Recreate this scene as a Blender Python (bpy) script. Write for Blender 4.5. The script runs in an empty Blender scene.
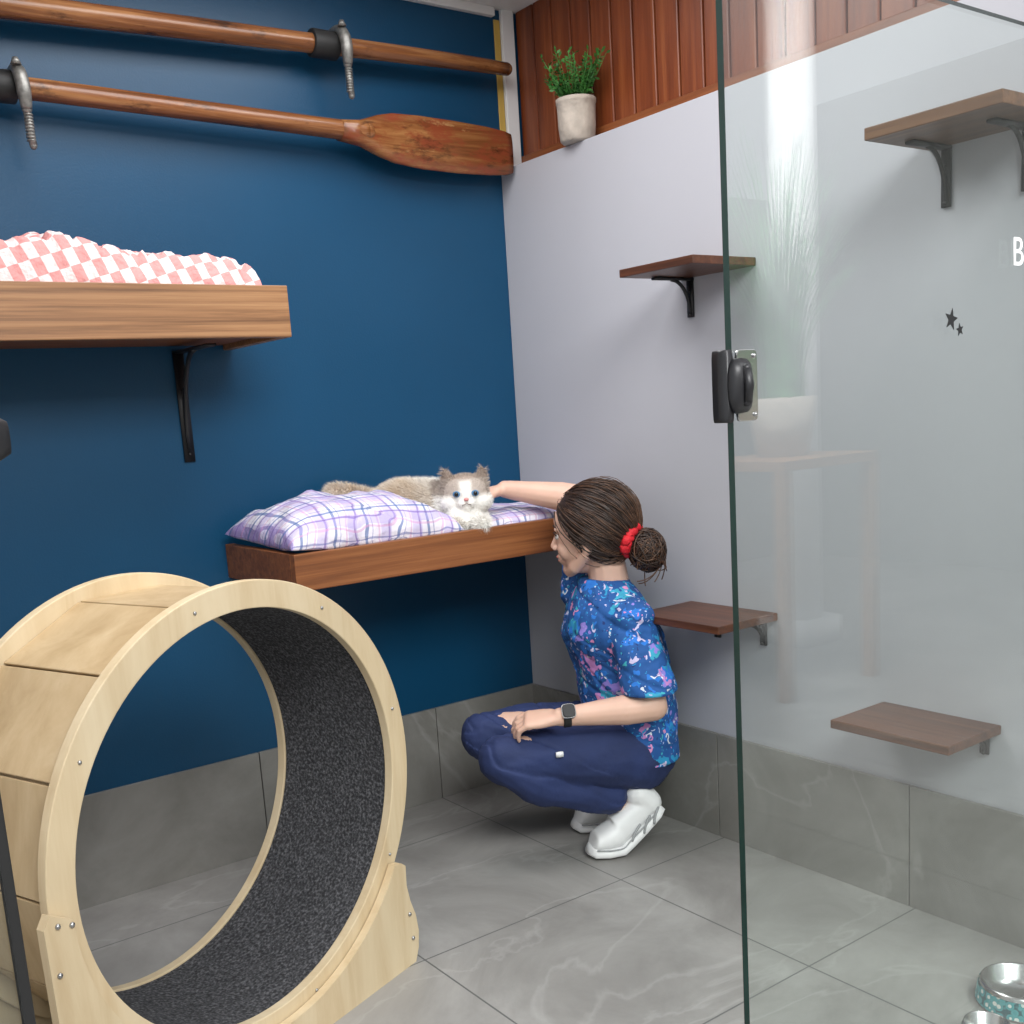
import bpy, bmesh, math, random
import numpy as np
from mathutils import Vector, Matrix, noise
random.seed(4); np.random.seed(4)
S=bpy.context.scene
COL=S.collection
V=Vector
# ---------------------------------------------------------------- materials
def newmat(name):
    m=bpy.data.materials.new(name); m.use_nodes=True
    nt=m.node_tree; b=nt.nodes['Principled BSDF']
    return m,nt,b
def nd(nt,t,**k):
    n=nt.nodes.new(t)
    for a,v in k.items():
        if a in n.inputs: n.inputs[a].default_value=v
        else: setattr(n,a,v)
    return n
def ramp(nt,src,stops):
    r=nt.nodes.new('ShaderNodeValToRGB')
    e=r.color_ramp.elements
    while len(e)<len(stops): e.new(.5)
    for i,(p,c) in enumerate(stops):
        e[i].position=p; e[i].color=(*c,1)
    nt.links.new(src,r.inputs[0]); return r
def coords(nt,scale=(1,1,1),rot=(0,0,0),kind='Object'):
    tc=nt.nodes.new('ShaderNodeTexCoord'); mp=nt.nodes.new('ShaderNodeMapping')
    mp.inputs['Scale'].default_value=scale; mp.inputs['Rotation'].default_value=rot
    nt.links.new(tc.outputs[kind],mp.inputs[0]); return mp.outputs[0]
def bump(nt,b,src,strength=.3,dist=.01):
    bp=nd(nt,'ShaderNodeBump'); bp.inputs['Strength'].default_value=strength; bp.inputs['Distance'].default_value=dist
    nt.links.new(src,bp.inputs['Height']); nt.links.new(bp.outputs[0],b.inputs['Normal'])
def mat(name,col,rough=.5,metal=0,var=.12,scale=8,bs=0,bscale=60,spec=.5):
    m,nt,b=newmat(name)
    b.inputs['Roughness'].default_value=rough; b.inputs['Metallic'].default_value=metal
    b.inputs['Specular IOR Level'].default_value=spec
    co=coords(nt)
    n=nd(nt,'ShaderNodeTexNoise'); n.inputs['Scale'].default_value=scale; n.inputs['Detail'].default_value=4
    nt.links.new(co,n.inputs['Vector'])
    r=ramp(nt,n.outputs['Fac'],[(.3,tuple(c*(1-var) for c in col)),(.7,tuple(min(1,c*(1+var)) for c in col))])
    nt.links.new(r.outputs[0],b.inputs['Base Color'])
    if bs:
        n2=nd(nt,'ShaderNodeTexNoise'); n2.inputs['Scale'].default_value=bscale; n2.inputs['Detail'].default_value=5
        nt.links.new(co,n2.inputs['Vector']); bump(nt,b,n2.outputs['Fac'],bs)
    return m
def wood(name,c1,c2,c3,axis='x',rough=.45,fine=60,rotz=0,bs=.15,worn=None):
    m,nt,b=newmat(name); b.inputs['Roughness'].default_value=rough
    sc={'x':(1.5,fine,fine),'y':(fine,1.5,fine),'z':(fine,fine,1.5)}[axis]
    tc=nt.nodes.new('ShaderNodeTexCoord'); mr=nt.nodes.new('ShaderNodeMapping'); mr.inputs['Rotation'].default_value=(0,0,rotz)
    mp=nt.nodes.new('ShaderNodeMapping'); mp.inputs['Scale'].default_value=sc
    nt.links.new(tc.outputs['Object'],mr.inputs[0]); nt.links.new(mr.outputs[0],mp.inputs[0])
    n=nd(nt,'ShaderNodeTexNoise'); n.inputs['Scale'].default_value=1.0; n.inputs['Detail'].default_value=6; n.inputs['Roughness'].default_value=.65; n.inputs['Distortion'].default_value=.4
    nt.links.new(mp.outputs[0],n.inputs['Vector'])
    n2=nd(nt,'ShaderNodeTexNoise'); n2.inputs['Scale'].default_value=3.0
    nt.links.new(mr.outputs[0],n2.inputs['Vector'])
    r=ramp(nt,n.outputs['Fac'],[(.28,c1),(.5,c2),(.72,c3)])
    mx=nd(nt,'ShaderNodeMixRGB',blend_type='MULTIPLY'); mx.inputs[0].default_value=.5
    r2=ramp(nt,n2.outputs['Fac'],[(.3,(.75,.75,.75)),(.7,(1,1,1))])
    nt.links.new(r.outputs[0],mx.inputs[1]); nt.links.new(r2.outputs[0],mx.inputs[2])
    out=mx.outputs[0]
    if worn:
        mp3=nt.nodes.new('ShaderNodeMapping'); mp3.inputs['Scale'].default_value=(5,14,14); nt.links.new(tc.outputs['Object'],mp3.inputs[0])
        for wc,sd,lo,hi in worn:
            n3=nd(nt,'ShaderNodeTexNoise'); n3.inputs['Scale'].default_value=1.4; n3.inputs['Detail'].default_value=8; n3.inputs['Roughness'].default_value=.7
            ad=nd(nt,'ShaderNodeVectorMath',operation='ADD'); ad.inputs[1].default_value=(sd,sd,sd); nt.links.new(mp3.outputs[0],ad.inputs[0]); nt.links.new(ad.outputs[0],n3.inputs['Vector'])
            r3=ramp(nt,n3.outputs['Fac'],[(lo,(0,0,0)),(hi,(.85,.85,.85))])
            mg=nd(nt,'ShaderNodeMixRGB'); mg.inputs[2].default_value=(*wc,1); nt.links.new(r3.outputs[0],mg.inputs[0]); nt.links.new(out,mg.inputs[1]); out=mg.outputs[0]
    nt.links.new(out,b.inputs['Base Color']); bump(nt,b,n.outputs['Fac'],bs,.003)
    return m
def math_n(nt,op,a,bv=None,c=None):
    n=nd(nt,'ShaderNodeMath',operation=op)
    for i,x in enumerate((a,bv,c)):
        if x is None: continue
        if isinstance(x,(int,float)): n.inputs[i].default_value=x
        else: nt.links.new(x,n.inputs[i])
    return n.outputs[0]
def stone(name,c1,c2,c3,grout=None,rough=.42):
    m,nt,b=newmat(name); b.inputs['Roughness'].default_value=rough
    co=coords(nt)
    n=nd(nt,'ShaderNodeTexNoise'); n.inputs['Scale'].default_value=2.6; n.inputs['Detail'].default_value=10; n.inputs['Roughness'].default_value=.66; n.inputs['Distortion'].default_value=.7
    nt.links.new(co,n.inputs['Vector'])
    r=ramp(nt,n.outputs['Fac'],[(.3,c1),(.52,c2),(.75,c3)])
    n2=nd(nt,'ShaderNodeTexNoise'); n2.inputs['Scale'].default_value=1.1; n2.inputs['Detail'].default_value=7; n2.inputs['Distortion'].default_value=1.0
    nt.links.new(coords(nt,(1,1.6,1),(0,0,.6)),n2.inputs['Vector'])
    d=math_n(nt,'ABSOLUTE',math_n(nt,'SUBTRACT',n2.outputs['Fac'],.5))
    vein=ramp(nt,d,[(0,(1,1,1)),(.012,(0,0,0))])
    mx=nd(nt,'ShaderNodeMixRGB'); mx.inputs[2].default_value=(.62,.61,.6,1)
    f=math_n(nt,'MULTIPLY',vein.outputs[0],.13); nt.links.new(f,mx.inputs[0]); nt.links.new(r.outputs[0],mx.inputs[1])
    out=mx.outputs[0]
    if grout:
        sp=nt.nodes.new('ShaderNodeSeparateXYZ'); nt.links.new(co,sp.inputs[0])
        fs=[]
        for k,o in ((0,.4),(1,.865)):
            t=math_n(nt,'FRACT',math_n(nt,'DIVIDE',math_n(nt,'ADD',sp.outputs[k],o+6.0+.0022),.6))
            fs.append(math_n(nt,'LESS_THAN',t,.0040/.6*1.0))
        g=math_n(nt,'MAXIMUM',fs[0],fs[1])
        mg=nd(nt,'ShaderNodeMixRGB'); mg.inputs[2].default_value=(*grout,1)
        nt.links.new(g,mg.inputs[0]); nt.links.new(out,mg.inputs[1]); out=mg.outputs[0]
    nt.links.new(out,b.inputs['Base Color'])
    n3=nd(nt,'ShaderNodeTexNoise'); n3.inputs['Scale'].default_value=40; nt.links.new(co,n3.inputs['Vector']); bump(nt,b,n3.outputs['Fac'],.08,.004)
    return m
# ---------------------------------------------------------------- mesh helpers
def link(o,parent=None):
    COL.objects.link(o)
    if parent is not None:
        o.parent=parent; o.matrix_parent_inverse=Matrix.Translation(parent.location).inverted()
    return o
def empty(name,loc):
    e=bpy.data.objects.new(name,None); e.location=loc; e.empty_display_size=.1; COL.objects.link(e); return e
def mobj(name,vs,fs,m,parent=None,smooth=False,bevel=0,mats=None,fm=None,uv=None):
    me=bpy.data.meshes.new(name); me.from_pydata([tuple(v) for v in vs],[],[tuple(f) for f in fs]); me.update()
    bm=bmesh.new(); bm.from_mesh(me); bmesh.ops.recalc_face_normals(bm,faces=bm.faces); bm.to_mesh(me); bm.free()
    for mm in (mats or [m]): me.materials.append(mm)
    if fm:
        for p,i in zip(me.polygons,fm): p.material_index=i
    if smooth:
        for p in me.polygons: p.use_smooth=True
    o=bpy.data.objects.new(name,me); link(o,parent)
    if bevel:
        b=o.modifiers.new('bevel','BEVEL'); b.width=bevel; b.segments=2; b.limit_method='ANGLE'
    return o
def boxvf(lo,hi):
    x0,y0,z0=lo;x1,y1,z1=hi
    vs=[(x0,y0,z0),(x1,y0,z0),(x1,y1,z0),(x0,y1,z0),(x0,y0,z1),(x1,y0,z1),(x1,y1,z1),(x0,y1,z1)]
    return vs,[(0,3,2,1),(4,5,6,7),(0,1,5,4),(1,2,6,5),(2,3,7,6),(3,0,4,7)]
def box(name,lo,hi,m,parent=None,bevel=.002):
    vs,fs=boxvf(lo,hi); return mobj(name,vs,fs,m,parent,bevel=bevel)
def boxes(name,lst,m,parent=None,bevel=.002):
    vs=[];fs=[]
    for lo,hi in lst:
        v,f=boxvf(lo,hi); n=len(vs); vs+=v; fs+=[tuple(i+n for i in q) for q in f]
    return mobj(name,vs,fs,m,parent,bevel=bevel)
def frame_for(d):
    d=d.normalized(); up=V((0,0,1)) if abs(d.z)<.95 else V((1,0,0))
    u=d.cross(up).normalized(); w=u.cross(d).normalized(); return u,w
class Geo:
    def __init__(s): s.v=[]; s.f=[]
    def add(s,vs,fs):
        n=len(s.v); s.v+=[V(x) for x in vs]; s.f+=[tuple(i+n for i in q) for q in fs]
    def ell(s,c,r,ax=None,seg=20,rings=12):
        c=V(c); ax=ax or (V((1,0,0)),V((0,1,0)),V((0,0,1)))
        if isinstance(r,(int,float)): r=(r,r,r)
        vs=[];fs=[]
        for i in range(rings+1):
            t=math.pi*i/rings
            for j in range(seg):
                p=2*math.pi*j/seg
                vs.append(c+ax[0]*(r[0]*math.sin(t)*math.cos(p))+ax[1]*(r[1]*math.sin(t)*math.sin(p))+ax[2]*(r[2]*math.cos(t)))
        for i in range(rings):
            for j in range(seg):
                a=i*seg+j;b=i*seg+(j+1)%seg
                if i==0: fs.append((a,b+seg,a+seg))
                elif i==rings-1: fs.append((a,b,a+seg))
                else: fs.append((a,b,b+seg,a+seg))
        s.add(vs,fs)
    def loft(s,secs,seg=24,p=2.0,cap=True):
        vs=[];fs=[]
        for c,U,W in secs:
            for j in range(seg):
                t=2*math.pi*j/seg; cx,sx=math.cos(t),math.sin(t)
                cx=math.copysign(abs(cx)**(2/p),cx); sx=math.copysign(abs(sx)**(2/p),sx)
                vs.append(V(c)+V(U)*cx+V(W)*sx)
        for i in range(len(secs)-1):
            for j in range(seg):
                a=i*seg+j;b=i*seg+(j+1)%seg; fs.append((a,b,b+seg,a+seg))
        if cap:
            fs.append(tuple(range(seg))[::-1]); fs.append(tuple(range((len(secs)-1)*seg,len(secs)*seg)))
        s.add(vs,fs)
    def tube(s,pts,rs,seg=14,ends=True,sub=0):
        pts=[V(p) for p in pts]
        if isinstance(rs,(int,float)): rs=[rs]*len(pts)
        if sub:
            np_,nr=[],[]
            for i in range(len(pts)-1):
                p0=pts[max(i-1,0)];p1=pts[i];p2=pts[i+1];p3=pts[min(i+2,len(pts)-1)]
                for k in range(sub):
                    t=k/sub
                    np_.append(.5*((2*p1)+(p2-p0)*t+(2*p0-5*p1+4*p2-p3)*t*t+(3*p1-p0-3*p2+p3)*t**3)); nr.append(rs[i]*(1-t)+rs[i+1]*t)
            np_.append(pts[-1]); nr.append(rs[-1]); pts,rs=np_,nr
        secs=[];u=None
        for i,p in enumerate(pts):
            d=(pts[min(i+1,len(pts)-1)]-pts[max(i-1,0)]).normalized()
            if u is None: u,w=frame_for(d)
            else:
                u=(u-d*u.dot(d)).normalized(); w=u.cross(d).normalized()
            secs.append((p,u*rs[i],w*rs[i]))
        s.loft(secs,seg)
        if ends:
            s.ell(pts[0],rs[0],seg=seg,rings=8); s.ell(pts[-1],rs[-1],seg=seg,rings=8)
    def obj(s,name,m,parent=None,smooth=True,bevel=0): return mobj(name,s.v,s.f,m,parent,smooth,bevel)
    def blob(s,name,m,parent=None,voxel=.005,it=6,fac=.5,fn=None):
        me=bpy.data.meshes.new('tmp'); me.from_pydata([tuple(v) for v in s.v],[],s.f); me.update()
        bm=bmesh.new(); bm.from_mesh(me); bmesh.ops.recalc_face_normals(bm,faces=bm.faces); bm.to_mesh(me); bm.free()
        o=bpy.data.objects.new('tmp',me); COL.objects.link(o)
        r=o.modifiers.new('r','REMESH'); r.mode='VOXEL'; r.voxel_size=voxel
        sm=o.modifiers.new('s','SMOOTH'); sm.iterations=it; sm.factor=fac
        bpy.context.view_layer.update()
        dg=bpy.context.evaluated_depsgraph_get()
        me2=bpy.data.meshes.new_from_object(o.evaluated_get(dg)); me2.name=name
        bpy.data.objects.remove(o)
        if fn:
            for v in me2.vertices: v.co=fn(v.co.copy())
        me2.materials.clear(); me2.materials.append(m)
        for p in me2.polygons: p.use_smooth=True
        ob=bpy.data.objects.new(name,me2); link(ob,parent); return ob
# ---------------------------------------------------------------- material set
m_blue=mat('blue_paint',(.0040,.056,.128),rough=.36,var=.06,scale=2,bs=.06,bscale=180,spec=.35)
m_gray=mat('gray_paint',(.44,.44,.475),rough=.45,var=.02,scale=2,bs=.03,bscale=200,spec=.35)
m_white=mat('white_paint',(.8,.8,.8),rough=.5,var=.02)
m_ext=mat('backdrop_dark_gray',(.20,.20,.19),rough=.8,var=.08)  # dark gray for the added backdrop walls, keeps the glass veil low
m_yellow=mat('yellow_tape',(.55,.36,.08),rough=.6)
m_floor=stone('floor_tile',(.20,.19,.18),(.272,.263,.25),(.36,.35,.335),grout=(.12,.12,.118))
m_base=stone('skirting_tile',(.165,.158,.142),(.22,.213,.197),(.285,.277,.258))
m_shelfU=wood('shelf_wood_light',(.11,.048,.02),(.30,.145,.062),(.44,.24,.11),'x',fine=80)
m_shelfL=wood('shelf_wood_red',(.10,.032,.011),(.23,.078,.024),(.33,.125,.042),'x',fine=60)
m_step=wood('step_wood',(.04,.014,.007),(.10,.034,.015),(.165,.062,.028),'y',fine=60,rough=.38)
m_stepL=wood('step_wood_light',(.055,.024,.011),(.13,.058,.026),(.20,.10,.048),'y',fine=60,rough=.4)
m_clad=wood('cladding_wood',(.10,.020,.006),(.20,.045,.012),(.30,.085,.025),'z',fine=30,rough=.4)
m_cladrail=wood('cladding_rail_wood',(.11,.03,.009),(.21,.06,.017),(.31,.105,.035),'y',fine=30,rough=.4)
m_oar=wood('oar_wood',(.045,.015,.006),(.21,.075,.024),(.44,.21,.082),'x',fine=32,rough=.26,worn=[((.035,.014,.007),0,.56,.68)])
m_blade=wood('oar_blade_wood',(.04,.014,.006),(.19,.062,.019),(.40,.19,.065),'x',fine=22,rough=.24,worn=[((.22,.045,.018),3,.49,.60),((.42,.24,.10),11,.60,.68),((.03,.012,.006),7,.55,.68)])
m_black=mat('black_metal',(.012,.012,.014),rough=.4,var=.1)
m_rubber=mat('black_rubber',(.01,.01,.01),rough=.6)
m_steel=mat('steel',(.55,.55,.55),rough=.22,metal=1,var=.05)
m_rope=mat('galvanised',(.24,.235,.22),rough=.45,metal=.7,var=.3,scale=90)
m_ply=wood('birch_ply',(.60,.45,.265),(.70,.56,.36),(.77,.64,.44),'z',fine=12,rough=.5,bs=.05)
m_plyD=wood('birch_ply_slat',(.44,.305,.16),(.54,.395,.225),(.62,.475,.29),'z',fine=12,rough=.5,bs=.05)
m_screw=mat('screw_metal',(.4,.4,.4),rough=.3,metal=1)
m_carpet,nt,b=newmat('charcoal_carpet'); b.inputs['Roughness'].default_value=1
co=coords(nt,(1,1,1)); n=nd(nt,'ShaderNodeTexNoise'); n.inputs['Scale'].default_value=170; n.inputs['Detail'].default_value=3; nt.links.new(co,n.inputs['Vector'])
r=ramp(nt,n.outputs['Fac'],[(.35,(.022,.022,.025)),(.52,(.06,.06,.065)),(.70,(.15,.15,.16))]); nt.links.new(r.outputs[0],b.inputs['Base Color']); bump(nt,b,n.outputs['Fac'],.9,.006)
m_glass,nt,b=newmat('clear_glass'); nt.nodes.remove(b)
tr=nd(nt,'ShaderNodeBsdfTransparent'); tr.inputs[0].default_value=(.935,.965,.948,1)
gl=nd(nt,'ShaderNodeBsdfGlossy'); gl.inputs['Roughness'].default_value=.0
lw=nd(nt,'ShaderNodeLayerWeight'); lw.inputs['Blend'].default_value=.5
fz=math_n(nt,'ADD',math_n(nt,'MULTIPLY',math_n(nt,'POWER',lw.outputs['Facing'],5.0),.9),.065)
mx=nd(nt,'ShaderNodeMixShader'); nt.links.new(fz,mx.inputs[0]); nt.links.new(tr.outputs[0],mx.inputs[1]); nt.links.new(gl.outputs[0],mx.inputs[2])
nt.links.new(mx.outputs[0],nt.nodes['Material Output'].inputs[0])
m_gedge=mat('glass_edge_green',(.008,.035,.028),rough=.12,var=.2)
def plaid():
    m,nt,b=newmat('lilac_plaid_cotton'); b.inputs['Roughness'].default_value=.85
    tc=nt.nodes.new('ShaderNodeTexCoord'); sp=nt.nodes.new('ShaderNodeSeparateXYZ'); nt.links.new(tc.outputs['UV'],sp.inputs[0])
    rgb=nd(nt,'ShaderNodeRGB'); rgb.outputs[0].default_value=(.70,.67,.75,1); cur=rgb.outputs[0]
    for k in (0,1):
        for (per,off,w,col,s) in ((.105,.0,.34,(.36,.28,.58),.45),(.105,.052,.08,(.06,.13,.32),.75),(.105,.010,.06,(.55,.25,.45),.5),(.105,.080,.06,(.16,.09,.34),.65),(.105,.032,.025,(.08,.1,.3),.6)):
            t=math_n(nt,'FRACT',math_n(nt,'DIVIDE',math_n(nt,'ADD',sp.outputs[k],off+5),per))
            lt=math_n(nt,'MULTIPLY',math_n(nt,'LESS_THAN',t,w),s)
            mg=nd(nt,'ShaderNodeMixRGB'); mg.inputs[2].default_value=(*col,1)
            nt.links.new(lt,mg.inputs[0]); nt.links.new(cur,mg.inputs[1]); cur=mg.outputs[0]
    nt.links.new(cur,b.inputs['Base Color'])
    n=nd(nt,'ShaderNodeTexNoise'); n.inputs['Scale'].default_value=16; n.inputs['Detail'].default_value=4; nt.links.new(tc.outputs['Object'],n.inputs['Vector']); bump(nt,b,n.outputs['Fac'],.6,.025)
    return m
m_plaid=plaid()
m_check,nt,b=newmat('pink_checker_cotton'); b.inputs['Roughness'].default_value=.9
tc=nt.nodes.new('ShaderNodeTexCoord'); ck=nd(nt,'ShaderNodeTexChecker'); ck.inputs['Scale'].default_value=1/.024
ck.inputs['Color1'].default_value=(.72,.60,.59,1); ck.inputs['Color2'].default_value=(.62,.27,.26,1)
nt.links.new(tc.outputs['UV'],ck.inputs['Vector']); nt.links.new(ck.outputs[0],b.inputs['Base Color'])
n=nd(nt,'ShaderNodeTexNoise'); n.inputs['Scale'].default_value=14; n.inputs['Detail'].default_value=5; nt.links.new(tc.outputs['Object'],n.inputs['Vector']); bump(nt,b,n.outputs['Fac'],.8,.035)
m_shirt,nt,b=newmat('printed_scrub_fabric'); b.inputs['Roughness'].default_value=.8
co=coords(nt); nz=nd(nt,'ShaderNodeTexNoise'); nz.inputs['Scale'].default_value=38; nz.inputs['Detail'].default_value=1; nt.links.new(co,nz.inputs['Vector'])
mxv=nd(nt,'ShaderNodeMixRGB'); mxv.inputs[0].default_value=.085; nt.links.new(co,mxv.inputs[1]); nt.links.new(nz.outputs['Color'],mxv.inputs[2])
rgb=nd(nt,'ShaderNodeRGB'); rgb.outputs[0].default_value=(.012,.085,.30,1); cur=rgb.outputs[0]
for sc,th,stops,seed in ((19,.40,[(.0,(.02,.26,.50)),(.22,(.50,.22,.52)),(.42,(.04,.34,.52)),(.52,(.26,.20,.60)),(.66,(.02,.17,.60)),(.9,(.50,.55,.72))],0),(32,.26,[(.0,(.55,.50,.72)),(.3,(.02,.27,.58)),(.5,(.66,.26,.50)),(.72,(.05,.40,.50)),(.88,(.66,.70,.8))],3.3),(56,.22,[(0,(.03,.28,.6)),(.5,(.45,.50,.75)),(.7,(.01,.03,.15))],7.7)):
    ad=nd(nt,'ShaderNodeVectorMath',operation='ADD'); ad.inputs[1].default_value=(seed,seed,seed); nt.links.new(mxv.outputs[0],ad.inputs[0])
    vo=nd(nt,'ShaderNodeTexVoronoi'); vo.inputs['Scale'].default_value=sc; nt.links.new(ad.outputs[0],vo.inputs['Vector'])
    sp=nt.nodes.new('ShaderNodeSeparateXYZ'); nt.links.new(vo.outputs['Color'],sp.inputs[0])
    rr=ramp(nt,sp.outputs[0],stops); rr.color_ramp.interpolation='CONSTANT'
    lt=math_n(nt,'LESS_THAN',vo.outputs['Distance'],th)
    mg=nd(nt,'ShaderNodeMixRGB'); nt.links.new(lt,mg.inputs[0]); nt.links.new(cur,mg.inputs[1]); nt.links.new(rr.outputs[0],mg.inputs[2]); cur=mg.outputs[0]
nt.links.new(cur,b.inputs['Base Color'])
n=nd(nt,'ShaderNodeTexNoise'); n.inputs['Scale'].default_value=14; nt.links.new(co,n.inputs['Vector']); bump(nt,b,n.outputs['Fac'],.7,.035)
m_pants=mat('navy_fabric',(.018,.032,.110),rough=.8,var=.18,scale=10,bs=.7,bscale=15)
m_skin=mat('skin',(.68,.43,.33),rough=.5,var=.05,scale=20); m_skin.node_tree.nodes['Principled BSDF'].inputs['Subsurface Weight'].default_value=.08
m_skin.node_tree.nodes['Principled BSDF'].inputs['Subsurface Radius'].default_value=(.01,.004,.002)
m_lip=mat('lips',(.5,.2,.17),rough=.4)
m_hair=mat('brown_hair',(.028,.013,.008),rough=.5,var=.5,scale=60)
m_hair2=mat('brown_hair_light',(.085,.040,.021),rough=.45,var=.4,scale=60)
m_red=mat('red_scrunchie_velvet',(.6,.01,.02),rough=.7,bs=.6,bscale=60)
m_shoe=mat('white_leather',(.86,.86,.86),rough=.45,var=.02)
m_shoeg=mat('shoe_gray_trim',(.35,.36,.37),rough=.6)
m_eyew=mat('eye_white',(.7,.68,.66),rough=.2,var=.02)
m_pupil=mat('pupil',(.01,.01,.01),rough=.1)
m_catblue=mat('cat_iris',(.08,.2,.36),rough=.1)
m_pink=mat('cat_nose',(.6,.25,.24),rough=.5)
m_leaf=mat('plant_leaf',(.05,.19,.035),rough=.5,var=.4,scale=40)
m_grass=mat('grass_leaf',(.10,.32,.12),rough=.5,var=.4,scale=20)
m_pot=mat('pot_ceramic',(.46,.40,.34),rough=.8,var=.15,scale=30,bs=.4,bscale=50)
m_soil=mat('soil',(.04,.025,.015),rough=1,bs=.8,bscale=90)
m_fur,nt,b=newmat('ragdoll_fur'); b.inputs['Roughness'].default_value=.85
at=nd(nt,'ShaderNodeVertexColor',layer_name='Col'); n=nd(nt,'ShaderNodeTexNoise'); n.inputs['Scale'].default_value=120
nt.links.new(coords(nt),n.inputs['Vector']); rr=ramp(nt,n.outputs['Fac'],[(.3,(.93,.92,.91)),(.7,(1,1,1))])
mg=nd(nt,'ShaderNodeMixRGB',blend_type='MULTIPLY'); mg.inputs[0].default_value=1; nt.links.new(at.outputs[0],mg.inputs[1]); nt.links.new(rr.outputs[0],mg.inputs[2]); nt.links.new(mg.outputs[0],b.inputs['Base Color'])
m_bp,nt,b=newmat('bowl_pattern'); b.inputs['Roughness'].default_value=.45
vo=nd(nt,'ShaderNodeTexVoronoi'); vo.inputs['Scale'].default_value=75; nt.links.new(coords(nt),vo.inputs['Vector'])
rr=ramp(nt,vo.outputs['Distance'],[(.0,(.75,.78,.74)),(.30,(.75,.78,.74)),(.36,(.05,.30,.33)),(.6,(.08,.38,.40)),(.7,(.02,.10,.12))]); nt.links.new(rr.outputs[0],b.inputs['Base Color'])
# ---------------------------------------------------------------- room shell
box('floor',(-4.5,-6.5,-.1),(4.6,.1,0),m_floor,bevel=0)
box('wall_back',(-2.2,0,0),(.25,.12,2.46),m_blue,bevel=0)
box('wall_right',(0,-2.0,0),(.16,0,1.96),m_gray,bevel=.002)
box('wall_left',(-2.2,-1.95,0),(-2.1,0,2.46),m_white,bevel=0)
box('ceiling',(-2.2,-2.05,2.43),(.25,.0,2.53),m_white,bevel=0)
box('added_backdrop_front',(-4.5,-6.5,0),(4.5,-6.4,2.6),m_ext,bevel=0)  # added unseen backdrop, makes the column stand out in the glass reflection
box('added_backdrop_side',(4.5,-6.5,0),(4.6,-1.0,3.2),m_ext,bevel=0)  # added unseen side backdrop, hides bright sky from the glass reflections
lst=[]; x=0.0
while x>-2.1:
    nx=max(-.4+.6*math.floor((x-1e-4+.4)/.6),-2.1); lst.append(((nx+.0015,-.011,0),(x-.0015,0,.3))); x=nx
boxes('baseboard_back',lst,m_base,bevel=.001)
lst=[]; y=-.011
for ny in (-.25,-.85,-1.45,-2.0):
    lst.append(((-.011,ny+.0015,0),(0,y-.0015,.3))); y=ny
boxes('baseboard_right',lst,m_base,bevel=.001)
boxes('trim_4',[((.074,-2.0,1.96),(.15,0,2.005))],m_cladrail)
y=-.006; lst=[]
while y>-2.0:
    lst.append(((.086,y-.085,2.005),(.14,y-.002,2.43))); y-=.087
boxes('wall_right_timber_cladding',lst,m_clad,bevel=.004)
box('trim_1',(.028,-.016,1.96),(.073,-.001,2.43),m_white)
box('trim_2',(.004,-.006,1.97),(.026,-.0005,2.40),m_yellow)
box('trim_3',(-2.1,-.02,2.405),(.0,-.0005,2.43),m_white)
# ---------------------------------------------------------------- brackets
def bracket(parent,p,axis,leg,arm,t=.022):
    ax=V(axis); side=V((0,0,1)).cross(ax); p=V(p)
    g=Geo()
    def slab(a,b,w,th_dir,th):
        U=side*w/2; W=th_dir*th/2
        g.loft([(a,U,W),(b,U,W)],seg=8,p=6)
    slab(p+ax*.004,p+ax*.004-V((0,0,leg)),t,ax,.007)
    slab(p-V((0,0,.004)),p-V((0,0,.004))+ax*arm,t,V((0,0,1)),.007)
    pts=[];n=9
    for i in range(n):
        th=i/(n-1)*math.pi/2
        pts.append(p+ax*(.006+(arm*.5)*(1-math.cos(th)))+V((0,0,-leg*.86*(1-math.sin(th))-.006)))
    g.tube(pts,t*.22,seg=8,ends=False)
    g.ell(p+ax*.009-V((0,0,leg*.35)),.005,seg=8,rings=6); g.ell(p+ax*.009-V((0,0,leg*.93)),.005,seg=8,rings=6)
    return g.obj('bracket',m_black,parent)
def step(y0,y1,z,m,ys,leg=.10,th=.02,d=.22):
    e=empty('wall_step_shelf',(0,(y0+y1)/2,z))
    box('board',(-d,y0,z-th),(-.0005,y1,z),m,e,bevel=.002)
    for yy in ys: bracket(e,(-.0005,yy,z-th),(-1,0,0),leg,d*.6)
    return e
step(-1.02,-.765,1.548,m_step,[-.80])
step(-1.065,-.76,.665,m_step,[-.86,-1.02],leg=.07)
step(-1.665,-1.375,.488,m_step,[-1.44,-1.63],leg=.05,d=.20)
step(-1.77,-1.487,1.715,m_stepL,[-1.53,-1.70],leg=.120,th=.024)
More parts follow.
